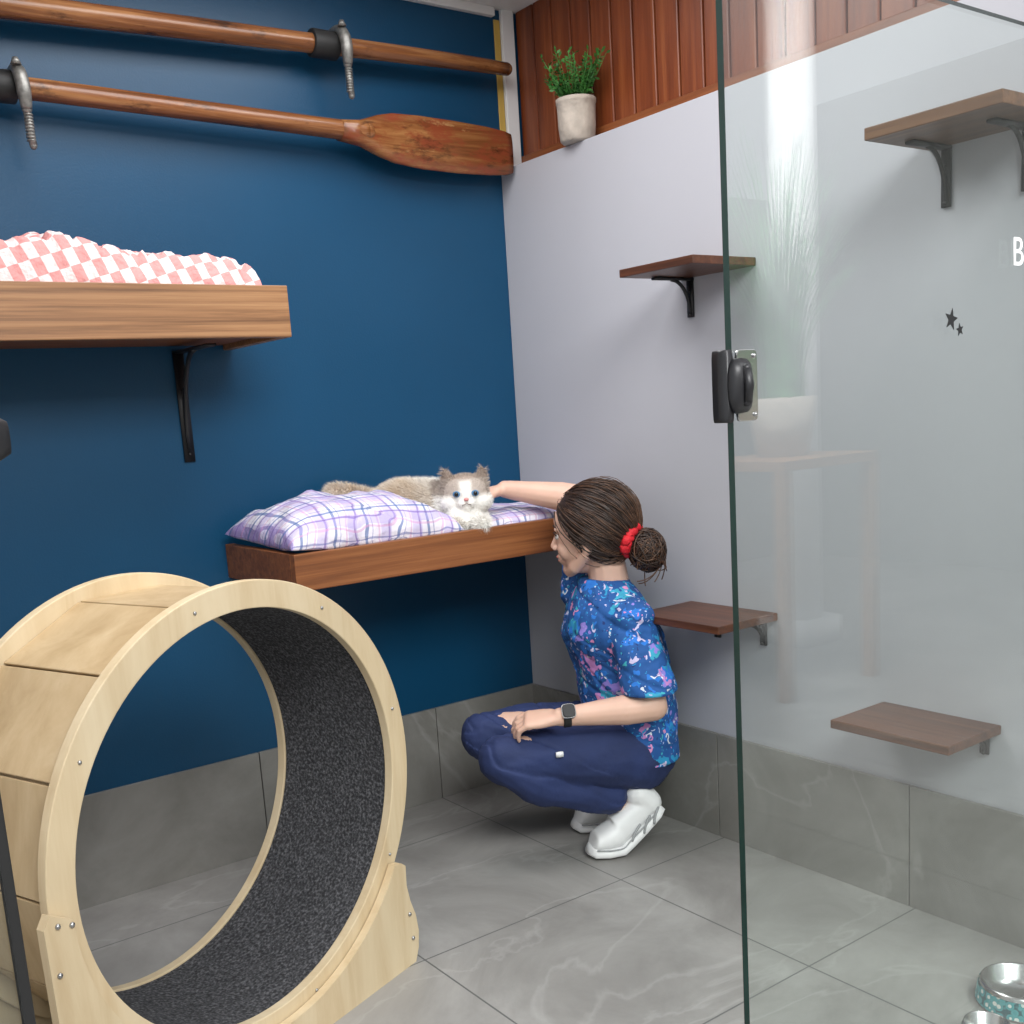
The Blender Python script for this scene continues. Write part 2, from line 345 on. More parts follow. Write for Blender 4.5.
# ---------------------------------------------------------------- big shelves with beds
e=empty('upper_bed_shelf',(-1.45,-.19,1.427))
box('front_board',(-2.08,-.38,1.427),(-.948,-.355,1.548),m_shelfU,e)
box('end_board',(-.973,-.3545,1.427),(-.948,-.0005,1.548),m_shelfU,e)
box('platform',(-2.08,-.3545,1.44),(-.9735,-.0005,1.47),m_shelfL,e)
bracket(e,(-1.10,-.0005,1.427),(0,-1,0),.29,.24,.03)
bracket(e,(-1.85,-.0005,1.427),(0,-1,0),.29,.24,.03)
def heap(name,x0,x1,y0,y1,z0,hf,m,parent,nx=170,ny=80):
    N=ny+1; P=[[None]*N for _ in range(nx+1)]
    for i in range(nx+1):
        for j in range(N):
            u=i/nx;v=j/ny; x=x0+(x1-x0)*u;y=y0+(y1-y0)*v
            e_=min(1,min(u,(1-u)*1.3)/.05,min(v,1-v)/.13); e_=math.sin(max(0,e_)*math.pi/2)**.6
            h=hf(x,y)
            nn=noise.noise(V((x*8,y*9,3)))*.026+noise.noise(V((x*20,y*17,8)))*.012
            for (a,b_,s_) in ((7,5,1.5),(11,-8,4.5),(4,13,9.5)):
                ri=abs(noise.noise(V((x*a+y*b_,y*a-x*b_*.6,s_)))); nn-=.10*max(0,.15-ri)
            P[i][j]=V((x,y,z0+max(.004,(h+nn)*e_)))
    W_=[[0]*N for _ in range(nx+1)]
    for i in range(nx+1):
        for j in range(1,N): W_[i][j]=W_[i][j-1]+math.hypot((P[i][j]-P[i][j-1]).y,.6*(P[i][j]-P[i][j-1]).z)
    vs=[P[i][j] for i in range(nx+1) for j in range(N)]
    uv=[(P[i][j].x*.92+.25*P[i][j].y+.25*P[i][j].z,W_[i][j]*.95-.2*P[i][j].x+5) for i in range(nx+1) for j in range(N)]
    fs=[]
    for i in range(nx):
        for j in range(ny): a=i*N+j; fs.append((a,a+N,a+N+1,a+1))
    o=mobj(name,vs,fs,m,parent,True)
    ul=o.data.uv_layers.new(name='UVMap')
    for l in o.data.loops: ul.data[l.index].uv=uv[l.vertex_index]
    return o
def hpink(x,y):
    k=1/(1+math.exp((x+1.30)/.04))
    return .160+.018*k+.022*math.exp(-((x+1.45)/.07)**2)-.03*max(0,min(1,(x+1.06)/.09))+.02*max(0,(y+.25)/.2)
heap('pink_checker_blanket',-1.98,-.976,-.350,-.02,1.4705,hpink,m_check,None)
e=empty('lower_bed_shelf',(-.5,-.22,.81))
box('front_board',(-1.028,-.44,.812),(-.012,-.415,.905),m_shelfL,e)
box('end_board',(-1.028,-.4145,.812),(-1.003,-.0005,.905),m_shelfL,e)
box('platform',(-1.0025,-.4145,.822),(-.012,-.0005,.846),m_shelfL,e)
def pillow(name,c,hx,hy,t,m,rot=(0,0,0),parent=None,seed=0,n=60,wr=.012,uvo=(0,0),ex=.42,pw=2.6,droop=0):
    R=Matrix.Rotation(rot[2],3,'Z')@Matrix.Rotation(rot[1],3,'Y')@Matrix.Rotation(rot[0],3,'X')
    vs=[];uv=[];N=n+1
    for sgn in (1,-1):
        for i in range(N):
            for j in range(N):
                u=-1+2*i/n; v=-1+2*j/n
                u=math.sin(u*math.pi/2); v=math.sin(v*math.pi/2)
                pr=max(0,(1-abs(u)**pw))*max(0,(1-abs(v)**pw))
                k=1-.06*(1-abs(u)**2)*abs(v)**4; k2=1-.06*(1-abs(v)**2)*abs(u)**4
                w=(noise.noise(V((u*2.5+seed,v*2.5,sgn*2)))*wr+noise.noise(V((u*6+seed,v*3,sgn*5)))*wr*.6)*pr**.3
                rim=max(0,max(abs(u),abs(v))-.6)/.4; w+=math.sin(14*(u+v)+seed)*.004*rim*pr**.3*1.6
                h=sgn*(t*(1.0 if sgn>0 else .45)*pr**ex)+w*(1 if sgn>0 else .3)-droop*max(abs(u),abs(v))**3
                p=V((u*hx*k2,v*hy*k,h))
                vs.append(V(c)+R@p); uv.append((u*hx*1.1+uvo[0]+w*2-.3*h,v*hy*1.1+uvo[1]+w*2+.4*h))
    fs=[]
    for s_ in (0,1):
        o_=s_*N*N
        for i in range(n):
            for j in range(n):
                a=o_+i*N+j; fs.append((a,a+N,a+N+1,a+1) if s_==0 else (a,a+1,a+N+1,a+N))
    me=bpy.data.meshes.new(name); me.from_pydata([tuple(v) for v in vs],[],fs); me.materials.append(m)
    ul=me.uv_layers.new(name='UVMap')
    for l in me.loops: ul.data[l.index].uv=uv[l.vertex_index]
    bm=bmesh.new(); bm.from_mesh(me); bmesh.ops.remove_doubles(bm,verts=bm.verts,dist=1e-5); bm.to_mesh(me); bm.free()
    for p in me.polygons: p.use_smooth=True
    o=bpy.data.objects.new(name,me); link(o,parent); return o
pillow('plaid_pillow',(-.275,-.215,.886),.258,.192,.052,m_plaid,seed=2,ex=.34,wr=.010,rot=(0,0,-.02))
pillow('plaid_pillow',(-.780,-.238,.944),.258,.195,.080,m_plaid,rot=(.05,.02,.03),seed=7,uvo=(.03,.02),ex=.42,pw=2.8,droop=.022,wr=.018)
# ---------------------------------------------------------------- oars
e=empty('wooden_oar',(-.8,-.075,2.01))
g=Geo(); g.tube([(-2.05,-.075,2.02),(-1.5,-.075,2.022),(-1.0,-.075,2.015),(-.62,-.075,2.008),(-.52,-.075,2.006)],[.024,.025,.025,.026,.030],seg=18,sub=4)
g.obj('shaft',m_oar,e)
g=Geo()
top=[(-.60,.026),(-.54,.034),(-.48,.056),(-.43,.068),(-.34,.074),(-.22,.074),(-.1,.070),(-.035,.064),(-.012,.058)]
secs=[]
for x,h in top:
    zc=2.006-.006*(x+.6)/.6-.008*min(1,(x+.6)/.3); th=.026*(1-min(1,(x+.6)/.2))+.011
    secs.append(((x,-.075,zc),V((0,th*.9,0)),V((0,0,h))))
g.loft(secs,seg=28,p=2.6); g.obj('blade',m_blade,e)
e2=empty('wooden_oar',(-.8,-.075,2.22))
g=Geo(); g.tube([(-2.05,-.075,2.17),(-1.5,-.075,2.193),(-1.0,-.075,2.21),(-.5,-.075,2.226),(-.2,-.075,2.234),(-.012,-.075,2.236)],[.029,.029,.027,.024,.022,.019],seg=18,sub=3)
g.obj('shaft',m_oar,e2)
def hook(x,z,par_name='oar_wall_hook'):
    e=empty(par_name,(x,0,z))
    g=Geo(); g.loft([((x-.045,-.075,z),V((0,.036,0)),V((0,0,.036))),((x+.03,-.075,z),V((0,.036,0)),V((0,0,.036)))],seg=20); g.obj('rubber_sleeve',m_rubber,e,bevel=.003)
    g=Geo()
    # flat cast clamp arm over the oar, then a threaded rod hanging down
    pts=[(x+.035,-.002,z+.03),(x+.035,-.04,z+.042),(x+.035,-.09,z+.038),(x+.035,-.118,z+.016),(x+.037,-.124,z-.02),(x+.040,-.116,z-.055)]
    g.tube(pts,[.008,.010,.014,.016,.016,.012],seg=12,sub=4)
    g.loft([((x+.028,-.122,z+.038),V((.012,0,0)),V((0,.012,0))),((x+.028,-.122,z+.052),V((.006,0,0)),V((0,.006,0)))],seg=12)
    g.tube([(x+.040,-.114,z-.05),(x+.044,-.115,z-.135)],.0085,seg=10)
    for k in range(9):
        zz=z-.066-.007*k; g.loft([((x+.0415,-.1145,zz),V((.0105,0,0)),V((0,.0105,0))),((x+.0415,-.1145,zz-.003),V((.0105,0,0)),V((0,.0105,0)))],seg=12)
    g.obj('threaded_hook',m_rope,e)
    g=Geo(); g.loft([((x+.035,0,z+.03),V((.02,0,0)),V((0,0,.03))),((x+.035,-.006,z+.03),V((.02,0,0)),V((0,0,.03)))],seg=16,p=4); g.obj('wall_plate',m_steel,e)
hook(-.62,2.222); hook(-1.465,2.02)
# ---------------------------------------------------------------- cat exercise wheel
ang=math.radians(21)
A=V((-math.sin(ang),math.cos(ang),0)); Rr=V((math.cos(ang),math.sin(ang),0)); Z=V((0,0,1))
WC=V((-1.395,-.978,0)); ZC=.49; RO=.45; RI=.397; WID=.35
def W(u,w,z): return WC+Rr*u+A*w+Z*z
ew=empty('cat_exercise_wheel',tuple(WC))
def ring(name,w0,w1,ro,ri,m,n=128,smooth=False):
    vs=[];fs=[]
    for i in range(n):
        t=2*math.pi*i/n; c,s=math.cos(t),math.sin(t)
        for (rad,w) in ((ro,w0),(ro,w1),(ri,w1),(ri,w0)): vs.append(W(c*rad,w,ZC+s*rad))
    for i in range(n):
        a=4*i;b=4*((i+1)%n)
        for k in range(4): fs.append((a+k,a+(k+1)%4,b+(k+1)%4,b+k))
    return mobj(name,vs,fs,m,ew,smooth,bevel=.002)
ring('front_ring',0,.022,RO,RI,m_ply); ring('back_ring',WID-.022,WID,RO+.004,RI,m_ply)
ring('carpet_tread',.0225,WID-.0225,RI+.014,RI+.004,m_carpet,smooth=False)
ring('tread_hoop',.0225,WID-.0225,RI+.022,RI+.0145,m_plyD,smooth=False)
vs=[];fs=[];NS=14
for k in range(NS):
    t0=2*math.pi*(k+.012)/NS; t1=2*math.pi*(k+.988)/NS; n0=len(vs)
    for t in (t0,t1):
        for rad in (RI+.026,RO-.020):
            for w in (.0225,WID-.0225): vs.append(W(math.cos(t)*rad,w,ZC+math.sin(t)*rad))
    q=[(0,1,3,2),(4,6,7,5),(0,4,5,1),(2,3,7,6),(0,2,6,4),(1,5,7,3)]
    fs+=[tuple(i+n0 for i in f) for f in q]
mobj('tread_slats',vs,fs,m_plyD,ew,bevel=.002)
def panel(name,w0,w1):
    out=[(-.455,0),(.395,0),(.408,.03),(.413,.07),(.407,.11),(.392,.15),(.384,.19),(.386,.235),(.374,.245)]
    rc=.425; t0=math.asin((.25-ZC)/rc)
    arc=[(rc*math.cos(t),ZC+rc*math.sin(t)) for t in np.linspace(t0,-math.pi+.03,44)]
    out+=arc+[(-.462,.50),(-.475,.48),(-.47,.2)]
    n=len(out); vs=[W(u,w0,z) for u,z in out]+[W(u,w1,z) for u,z in out]
    fs=[tuple(range(n)),tuple(range(n,2*n))[::-1]]+[(i,(i+1)%n,(i+1)%n+n,i+n) for i in range(n)]
    me=bpy.data.meshes.new(name); bm=bmesh.new()
    bv=[bm.verts.new(v) for v in vs]
    for f in fs: bm.faces.new([bv[i] for i in f])
    bmesh.ops.recalc_face_normals(bm,faces=bm.faces); bmesh.ops.triangulate(bm,faces=[f for f in bm.faces if len(f.verts)>4])
    bm.to_mesh(me); bm.free(); me.materials.append(m_ply)
    o=bpy.data.objects.new(name,me); link(o,ew)
panel('stand_front_panel',-.022,-.003); panel('stand_back_panel',WID+.003,WID+.022)
g=Geo()
for (u,z) in ((.37,.05),(-.43,.05)):
    U=Rr*.012
    g.loft([(W(u,-.003,z),U,Z*.05),(W(u,WID+.003,z),U,Z*.05)],seg=8,p=8)
g.obj('stand_crossbars',m_plyD,ew,smooth=False)
g=Geo()
for i in range(8):
    t=2*math.pi*(i+.3)/8
    g.ell(W(math.cos(t)*(RO+RI)/2,-.0005,ZC+math.sin(t)*(RO+RI)/2),(.0038,.0038,.0038),seg=8,rings=6)
for (u,z) in ((-.452,.478),(-.428,.47),(-.46,.40),(.385,.12),(.390,.06)):
    g.ell(W(u,-.0225,z),.005,seg=8,rings=6)
g.obj('screws',m_screw,ew)
# ---------------------------------------------------------------- glass front
GY=-1.92
def glasspanel(name,x0,x1,z0,z1,parent):
    vs,fs=boxvf((x0,GY-.005,z0),(x1,GY+.005,z1))
    o=mobj(name,vs,fs,None,parent,mats=[m_glass,m_gedge])
    for p in o.data.polygons: p.material_index=0 if abs(p.normal.y)>.9 else 1
    return o
gd=empty('door_1',(-.55,GY,0.01))
glasspanel('glass_pane',-1.102,-.012,.012,1.742,gd)
def latch(parent,x,z,flip=1):
    g=Geo(); g.loft([((x+flip*.024,GY-.006,z),V((.019,0,0)),V((0,0,.044))),((x+flip*.024,GY-.010,z),V((.019,0,0)),V((0,0,.044)))],seg=24,p=9); g.obj('latch_plate',m_steel,parent,smooth=False,bevel=.001)
    g=Geo(); g.loft([((x-flip*.010,GY-.012,z),V((.006,0,0)),V((0,0,.044))),((x-flip*.010,GY+.012,z),V((.006,0,0)),V((0,0,.044)))],seg=24,p=6)
    g.loft([((x+flip*.006,GY-.009,z),V((.021,0,0)),V((0,0,.034))),((x+flip*.005,GY-.018,z),V((.020,0,0)),V((0,0,.033))),((x+flip*.003,GY-.026,z),V((.012,0,0)),V((0,0,.022)))],seg=24,p=3)
    g.tube([(x+flip*.004,GY-.026,z-.02),(x+flip*.004,GY-.030,z),(x+flip*.004,GY-.026,z+.02)],.006,seg=10)
    g.obj('latch_knob',m_black,parent,smooth=True)
    g=Geo()
    for dz in (-.036,.036): g.ell((x+flip*.036,GY-.0105,z+dz),.003,seg=8,rings=6)
    g.obj('latch_screws',m_screw,parent)
latch(gd,-1.104,1.228)
def star(name,c,r,rot):
    n=10; vs=[]
    for y in (GY-.0058,GY-.0065):
        for i in range(n):
            t=rot+i*math.pi/5; rr=r if i%2==0 else r*.42
            vs.append((c[0]+rr*math.sin(t),y,c[1]+rr*math.cos(t)))
    bmv=[tuple(range(n)),tuple(range(n,2*n))]+[(i,(i+1)%n,(i+1)%n+n,i+n) for i in range(n)]
    mobj(name,vs,bmv,m_black,gd)
star('star_decal_1',(-.628,1.307),.017,.2); star('star_decal_2',(-.605,1.292),.010,-.2)
tx=bpy.data.curves.new('letter_decal','FONT'); tx.body='B'; tx.size=.062; tx.extrude=.0004
to=bpy.data.objects.new('letter_decal',tx); to.location=(-.464,GY-.0068,1.388); to.rotation_euler=(math.pi/2,0,0); tx.materials.append(m_white)
link(to,gd)
gd2=empty('window_1',(-2.04,GY,0.01))
glasspanel('glass_pane',-2.099,-1.988,.012,1.742,gd2)
box('edge_seal',(-1.988,GY-.007,.012),(-1.979,GY+.007,1.0),m_rubber,gd2)
g=Geo(); g.loft([((-1.993,GY-.014,1.222),V((.010,0,0)),V((0,0,.040))),((-1.993,GY+.014,1.222),V((.010,0,0)),V((0,0,.040)))],seg=20,p=6)
g.loft([((-1.985,GY,1.220),V((0,.012,0)),V((0,0,.024))),((-1.948,GY,1.220),V((0,.012,0)),V((0,0,.021))),((-1.934,GY,1.220),V((0,.008,0)),V((0,0,.013)))],seg=20,p=2.4); g.obj('latch_knob',m_black,gd2)
# ---------------------------------------------------------------- pot plant on ledge
PX=.012;PY=-.362
pp=empty('potted_plant',(PX,PY,1.96))
g=Geo(); prof=[(.043,0),(.050,.007),(.054,.045),(.055,.085),(.056,.105),(.058,.107),(.058,.118),(.052,.118),(.050,.106)]
secs=[((PX,PY,1.9605+z),V((r,0,0)),V((0,r,0))) for r,z in prof]; g.loft(secs,seg=32); g.obj('pot',m_pot,pp)
g=Geo(); g.ell((PX,PY,2.067),(.050,.050,.006)); g.obj('soil',m_soil,pp)
vs=[];fs=[]
def leaf(vs,fs,p,d,l,w):
    d=d.normalized(); s=d.cross(V((random.random()-.5,random.random()-.5,random.random()))).normalized(); n=len(vs)
    vs+= [p,p+d*l*.5+s*w,p+d*l,p+d*l*.5-s*w]; fs.append((n,n+1,n+2,n+3))
stems=Geo()
for i in range(64):
    a=random.random()*6.28; sp_=random.random()**.6*.95; dd=V((math.cos(a)*sp_,math.sin(a)*sp_,1)).normalized(); L=.06+.09*random.random()
    p0=V((PX+math.cos(a)*.025,PY+math.sin(a)*.025,2.066))
    if dd.x>.3: dd.x*=.3
    stems.tube([p0,p0+dd*L],[.0012,.0008],seg=5,ends=False)
    for k in range(16):
        q=p0+dd*L*(.2+.8*k/15)
        leaf(vs,fs,q,V((random.uniform(-1,.6),random.uniform(-1,1),random.uniform(-.2,1))),.017,.0042)
mobj('leaves',vs,fs,m_leaf,pp); stems.obj('stems',m_leaf,pp)
# ---------------------------------------------------------------- cat bowls
def bowl(x,y,r):
    e=empty('pet_bowl',(x,y,0)); g=Geo()
    prof=[(r,0),(r*1.0,.004),(r*.93,.038),(r*.90,.042),(r*.88,.047),(r*.84,.046),(r*.76,.018),(r*.4,.010),(.001,.009)]
    secs=[((x,y,.0005+z),V((q,0,0)),V((0,q,0))) for q,z in prof]; g.loft(secs,seg=40); g.obj('steel_dish',m_steel,e)
    g=Geo(); secs=[((x,y,.005),V((r*1.01,0,0)),V((0,r*1.01,0))),((x,y,.039),V((r*.945,0,0)),V((0,r*.945,0)))]; g.loft(secs,seg=40,cap=False)
    g.obj('patterned_band',m_bp,e)
bowl(-.215,-1.83,.080); bowl(-.395,-1.866,.046)
# ---------------------------------------------------------------- woman
F=V((-.92,.39,0)).normalized(); N=V((0,0,1)).cross(F); M0=V((-.265,-.624,0))
def B(a,b,z): return M0+F*a+N*b+V((0,0,z))
wm=empty('crouching_woman',tuple(M0))
SC=1.06
hf=V((-.53,.845,.03)).normalized(); hs=V((0,0,1)).cross(hf).normalized(); hu=hf.cross(hs).normalized(); HC=B(-.020,0,.876)
hu=(hu+F*.10).normalized(); hf=(hf-hu*hf.dot(hu)).normalized(); hs=hu.cross(hf).normalized()
hf=hf*SC;hs=hs*SC;hu=hu*SC
def H(h,s,z): return HC+hf*h+hs*s+hu*z
HA=(hf,hs,hu)
def hand(g,wr,d,p,q,curl,spread=.12,sc=1.0,tcurl=.5):
    d=d.normalized(); p=(p-d*p.dot(d)).normalized(); q=(q-d*q.dot(d)-p*q.dot(p)).normalized()
    g.loft([(wr-d*.01,q*.024,p*.018),(wr+d*.015,q*.028,p*.016),(wr+d*.05*sc,q*.038,p*.014),(wr+d*.085*sc,q*.039,p*.011),(wr+d*.092*sc,q*.034,p*.008)],seg=20,p=2.4)
    g.ell(wr+d*.03+q*.018+p*.006,(.026,.014,.012),(d,q,p))
    for k,(off,L) in enumerate(((.030,.070),(.0105,.078),(-.0095,.073),(-.029,.058))):
        bpt=wr+d*.082*sc+q*off; dd=(d+q*(off/.03)*spread).normalized(); c=curl[k]; pts=[bpt]; rs=[.0088]
        angs=[c*.6,c*1.5,c*2.1]
        for sgm,an,rr in zip((.46,.30,.24),angs,(.0082,.0074,.006)):
            v=dd*math.cos(an)+p*math.sin(an); pts.append(pts[-1]+v*L*sgm*sc); rs.append(rr)
        g.tube(pts,rs,seg=10)
    b0=wr+d*.022+q*.022; v1=(d*.75+q*.6+p*.3).normalized(); v2=(d*1+q*.2+p*tcurl).normalized()
    g.tube([b0,b0+v1*.038,b0+v1*.038+v2*.028,b0+v1*.038+v2*.05],[.012,.0105,.009,.0075],seg=10)
g=Geo()
g.ell(H(-.015,0,.03),(.092,.073,.083),HA); g.ell(H(.028,0,-.008),(.062,.060,.085),HA); g.ell(H(.028,0,-.060),(.05,.047,.042),HA)
g.ell(H(.066,0,-.090),(.019,.02,.017),HA); g.ell(H(.058,0,.04),(.032,.052,.038),HA)
for s in (1,-1):
    g.ell(H(.052,s*.030,-.032),(.030,.024,.030),HA); g.ell(H(.066,s*.026,.022),(.020,.026,.009),HA)
    g.ell(H(.096,s*.0085,-.032),(.009,.006,.006),HA); g.ell(H(-.012,s*.073,-.015),(.018,.008,.028),HA)
    g.tube([H(.0,s*.056,-.045),H(.038,s*.038,-.080),H(.062,s*.012,-.094)],[.018,.017,.016])
g.tube([H(.084,0,.018),H(.091,0,-.004),H(.103,0,-.026)],[.0080,.0082,.0092])
g.ell(H(.086,0,-.053),(.010,.018,.006),HA); g.ell(H(.083,0,-.065),(.010,.015,.006),HA); g.ell(H(.074,0,-.060),(.018,.024,.018),HA)
g.tube([B(-.065,0,.67),H(-.035,0,-.09),H(-.02,0,-.03)],[.064,.052,.050],sub=3)
g.loft([(B(-.10,0,.26),N*.15,F*.10),(B(-.11,0,.36),N*.115,F*.085),(B(-.10,0,.48),N*.125,F*.095),(B(-.08,0,.60),N*.145,F*.10),(B(-.06,0,.69),N*.12,F*.06),(B(-.055,0,.73),N*.06,F*.05)],seg=28)
LS=B(-.075,.145,.662); LE=B(-.10,.220,.435); LW=B(.145,.185,.430)
g.tube([LS,LS.lerp(LE,.5),LE],[.046,.041,.037],sub=3); g.tube([LE,LE.lerp(LW,.3),LE.lerp(LW,.75),LW],[.037,.040,.029,.024],sub=3)
hd=(F*.94-N*.33+V((0,0,-.06))).normalized()
hand(g,LW,hd,V((0,0,-1))-N*.35,-N,(.62,.68,.75,.80),spread=.03,tcurl=.8)
RS=B(-.03,-.14,.69); RE=V((-.15,-.50,.955)); RW=V((-.30,-.325,.995))
g.tube([RS,RS.lerp(RE,.5),RE],[.046,.042,.040],sub=3); g.tube([RE,RE.lerp(RW,.3),RE.lerp(RW,.75),RW],[.040,.042,.031,.025],sub=3)
rd=V((-.85,.50,-.10)).normalized(); hand(g,RW,rd,V((.0,.0,-1)),V((0,0,1)).cross(rd),(.14,.16,.18,.2))
KN={1:(.312,.125),-1:(.315,-.10)}
for s in (1,-1):
    ka,kb=KN[s]
    g.tube([B(-.09,s*.08,.28),B(ka-.02,kb,.33),B(-.02,s*.1,.15)],[.07,.045,.033],sub=4)
g.blob('body',m_skin,wm,voxel=.0038,it=4)
for s in (1,-1):
    g=Geo(); g.ell(H(.0745,s*.028,.002),(.0105,.0125,.0085),HA); g.obj('eyeball',m_eyew,wm)
    g=Geo(); g.ell(H(.0830,s*.029,.002),(.003,.0055,.0055),HA); g.obj('iris',m_pupil,wm)
    g=Geo(); g.tube([H(.086,s*.015,.010),H(.087,s*.028,.0125),H(.077,s*.043,.007)],[.0018,.0028,.0016],seg=8,sub=3); g.obj('eyelid_lashes',m_hair,wm)
    g=Geo(); g.tube([H(.088,s*.012,.027),H(.086,s*.028,.031),H(.072,s*.046,.026)],[.0022,.0028,.0016],seg=8,sub=3); g.obj('eyebrow',m_hair,wm)
g=Geo(); g.ell(H(.0915,0,-.0535),(.005,.017,.004),HA); g.ell(H(.0890,0,-.0640),(.005,.014,.0045),HA); g.obj('lips',m_lip,wm)
def hairkeep(h,s,z):
    if z>.085: return h<.10
    if z>.03: return h<.045+(z-.03)*.8
    if z>-.045: return h<.045-(.03-z)*.55
    return h<.004-(-.045-z)*1.3
hc=(-.022,0,.03); hr=(.110,.090,.102)
vs=[];fs=[];seg=96;rings=64
for i in range(rings+1):
    t=math.pi*i/rings
    for j in range(seg):
        p=2*math.pi*j/seg
        h=hc[0]+hr[0]*math.sin(t)*math.cos(p); s=hr[1]*math.sin(t)*math.sin(p); z=hc[2]+hr[2]*math.cos(t)
        if z<-.02: z=z*1.25
        rip=1+.012*math.sin(p*14+3*t)
        vs.append((h,s*rip,z))
for i in range(rings):
    for j in range(seg):
        q=[i*seg+j,i*seg+(j+1)%seg,(i+1)*seg+(j+1)%seg,(i+1)*seg+j]
        if all(hairkeep(*vs[k]) for k in q): fs.append(q)
o=mobj('hair_cap',[H(*v) for v in vs],fs,m_hair,wm,True); sd=o.modifiers.new('s','SOLIDIFY'); sd.thickness=.012; sd.offset=-1
bun=V((-.118,.0,-.040))
def strand_curve(name,m,n,seed,rad=.0016,loose=1.0):
    rnd=random.Random(seed); cu=bpy.data.curves.new(name,'CURVE'); cu.dimensions='3D'; cu.bevel_depth=rad; cu.bevel_resolution=1
    c=V(hc); cnt=0
    while cnt<n:
        th=rnd.uniform(.0,2.3); ph=rnd.uniform(-math.pi,math.pi)
        d0=V((math.sin(th)*math.cos(ph),math.sin(th)*math.sin(ph),math.cos(th)))
        P=V((c.x+hr[0]*d0.x,hr[1]*d0.y,c.z+hr[2]*d0.z))
        if not hairkeep(P.x,P.y,P.z): continue
        db=V((bun.x-c.x,0,bun.z-c.z)); db=V((db.x/hr[0],rnd.uniform(-.12,.12),db.z/hr[2]+rnd.uniform(-.1,.1))).normalized()
        om=math.acos(max(-1,min(1,d0.dot(db))))
        if om<.25: continue
        cnt+=1
        sp=cu.splines.new('POLY'); K=14; sp.points.add(K-1)
        off=rnd.uniform(1.0,1.0+.03*loose); wob=rnd.uniform(-.05,.05)*loose; w2=rnd.uniform(-.03,.03)*loose; f2=rnd.uniform(4,8)
        for k in range(K):
            t=k/(K-1); d=(d0*math.sin((1-t)*om)+db*math.sin(t*om))/math.sin(om)
            d=d+V((0,0,1))*(wob*math.sin(t*3.1)+w2*math.sin(t*f2))
            z=hr[2]*d.z+c.z
            if z<-.02: z*=1.25
            q=H(c.x+hr[0]*d.x*off,hr[1]*d.y*off,z+ (off-1)*.05)
            sp.points[k].co=(*q,1); sp.points[k].radius=1-.4*abs(2*t-1)
    cu.materials.append(m); o=bpy.data.objects.new(name,cu); link(o,wm)
strand_curve('hair_strands_dark',m_hair,600,1,.0018,1.6); strand_curve('hair_strands_light',m_hair2,240,2,.0011,2.4)
# low messy bun
BC=(-.146,.006,-.052)
g=Geo(); g.ell(H(-.12,0,-.035),(.03,.035,.035),HA); g.ell(H(*BC),(.036,.042,.042),HA)
for i in range(22):
    a=i*2.4; zz=-1+2*(i+.5)/22; rr=math.sqrt(1-zz*zz)
    g.ell(H(BC[0]+.026*rr*math.cos(a),BC[1]+.032*rr*math.sin(a),BC[2]+.032*zz),(.019,.018,.019),HA)
g.blob('hair_bun',m_hair,wm,voxel=.004,it=2)
cu=bpy.data.curves.new('curls','CURVE'); cu.dimensions='3D'; cu.bevel_depth=.0015
rnd=random.Random(5)
for i in range(230):
    sp=cu.splines.new('POLY'); K=20; sp.points.add(K-1)
    ax1=V((rnd.gauss(0,1),rnd.gauss(0,1),rnd.gauss(0,1))).normalized(); e1,e2_=frame_for(ax1); a0=rnd.uniform(0,6.28); tw=rnd.uniform(1.5,3.6); rs_=rnd.uniform(.93,1.12); of=rnd.uniform(-.5,.5)
    for k in range(K):
        t=k/(K-1); a=a0+t*tw; d=(e1*math.cos(a)+e2_*math.sin(a)+ax1*of).normalized()*rs_
        q=H(BC[0]+.044*d.x,BC[1]+.050*d.y,BC[2]+.051*d.z-.012*max(0,t-.6)*(1 if i%6==0 else 0)*8); sp.points[k].co=(*q,1)
cu.materials.append(m_hair2 ); cu.materials.append(m_hair)
for i,sp in enumerate(cu.splines): sp.material_index=0 if i%3==0 else 1
link(bpy.data.objects.new('hair_curls',cu),wm)
g=Geo()
K=60; ax=(hf*.8+hu*.35).normalized(); u1=hs.normalized(); u2=ax.cross(u1).normalized(); cc=H(-.110,.018,-.022)
pts=[];rs=[]
for i in range(K+1):
    t=2*math.pi*i/K; r_=.034+.005*math.sin(t*9); pts.append(cc+u1*math.cos(t)*r_+u2*math.sin(t)*r_+ax*.005*math.sin(t*11)); rs.append(.013+.0035*math.sin(t*12))
g.tube(pts,rs,seg=10,ends=False); g.obj('red_scrunchie',m_red,wm)
# shirt
g=Geo()
g.loft([(B(-.114,0,.25),N*.19,F*.122),(B(-.114,0,.30),N*.178,F*.124),(B(-.104,0,.40),N*.160,F*.126),(B(-.092,0,.50),N*.158,F*.134),(B(-.070,0,.60),N*.174,F*.138),(B(-.058,0,.67),N*.172,F*.110),(B(-.056,0,.705),N*.142,F*.092),(B(-.054,0,.735),N*.098,F*.078),(B(-.050,0,.755),N*.070,F*.068)],seg=36)
sl=LS.lerp(LE,.84); g.loft([(LS+V((0,0,.02))-N*.05,F*.060,N*.04),(LS.lerp(LE,.10)-N*.004,F*.066,N*.056),(LS.lerp(LE,.35)+N*.002,F*.069,N*.060),(LS.lerp(LE,.6),F*.072,N*.062),(sl,F*.077,N*.064)],seg=24)
g.ell(LS-N*.012,(.066,.066,.052))
sr=RS.lerp(RE,.42); dr=(RE-RS).normalized(); u_,w_=frame_for(dr)
g.loft([(RS-dr*.02,u_*.06,w_*.06),(RS.lerp(RE,.25),u_*.058,w_*.058),(sr,u_*.058,w_*.058)],seg=24); g.ell(RS,.060)
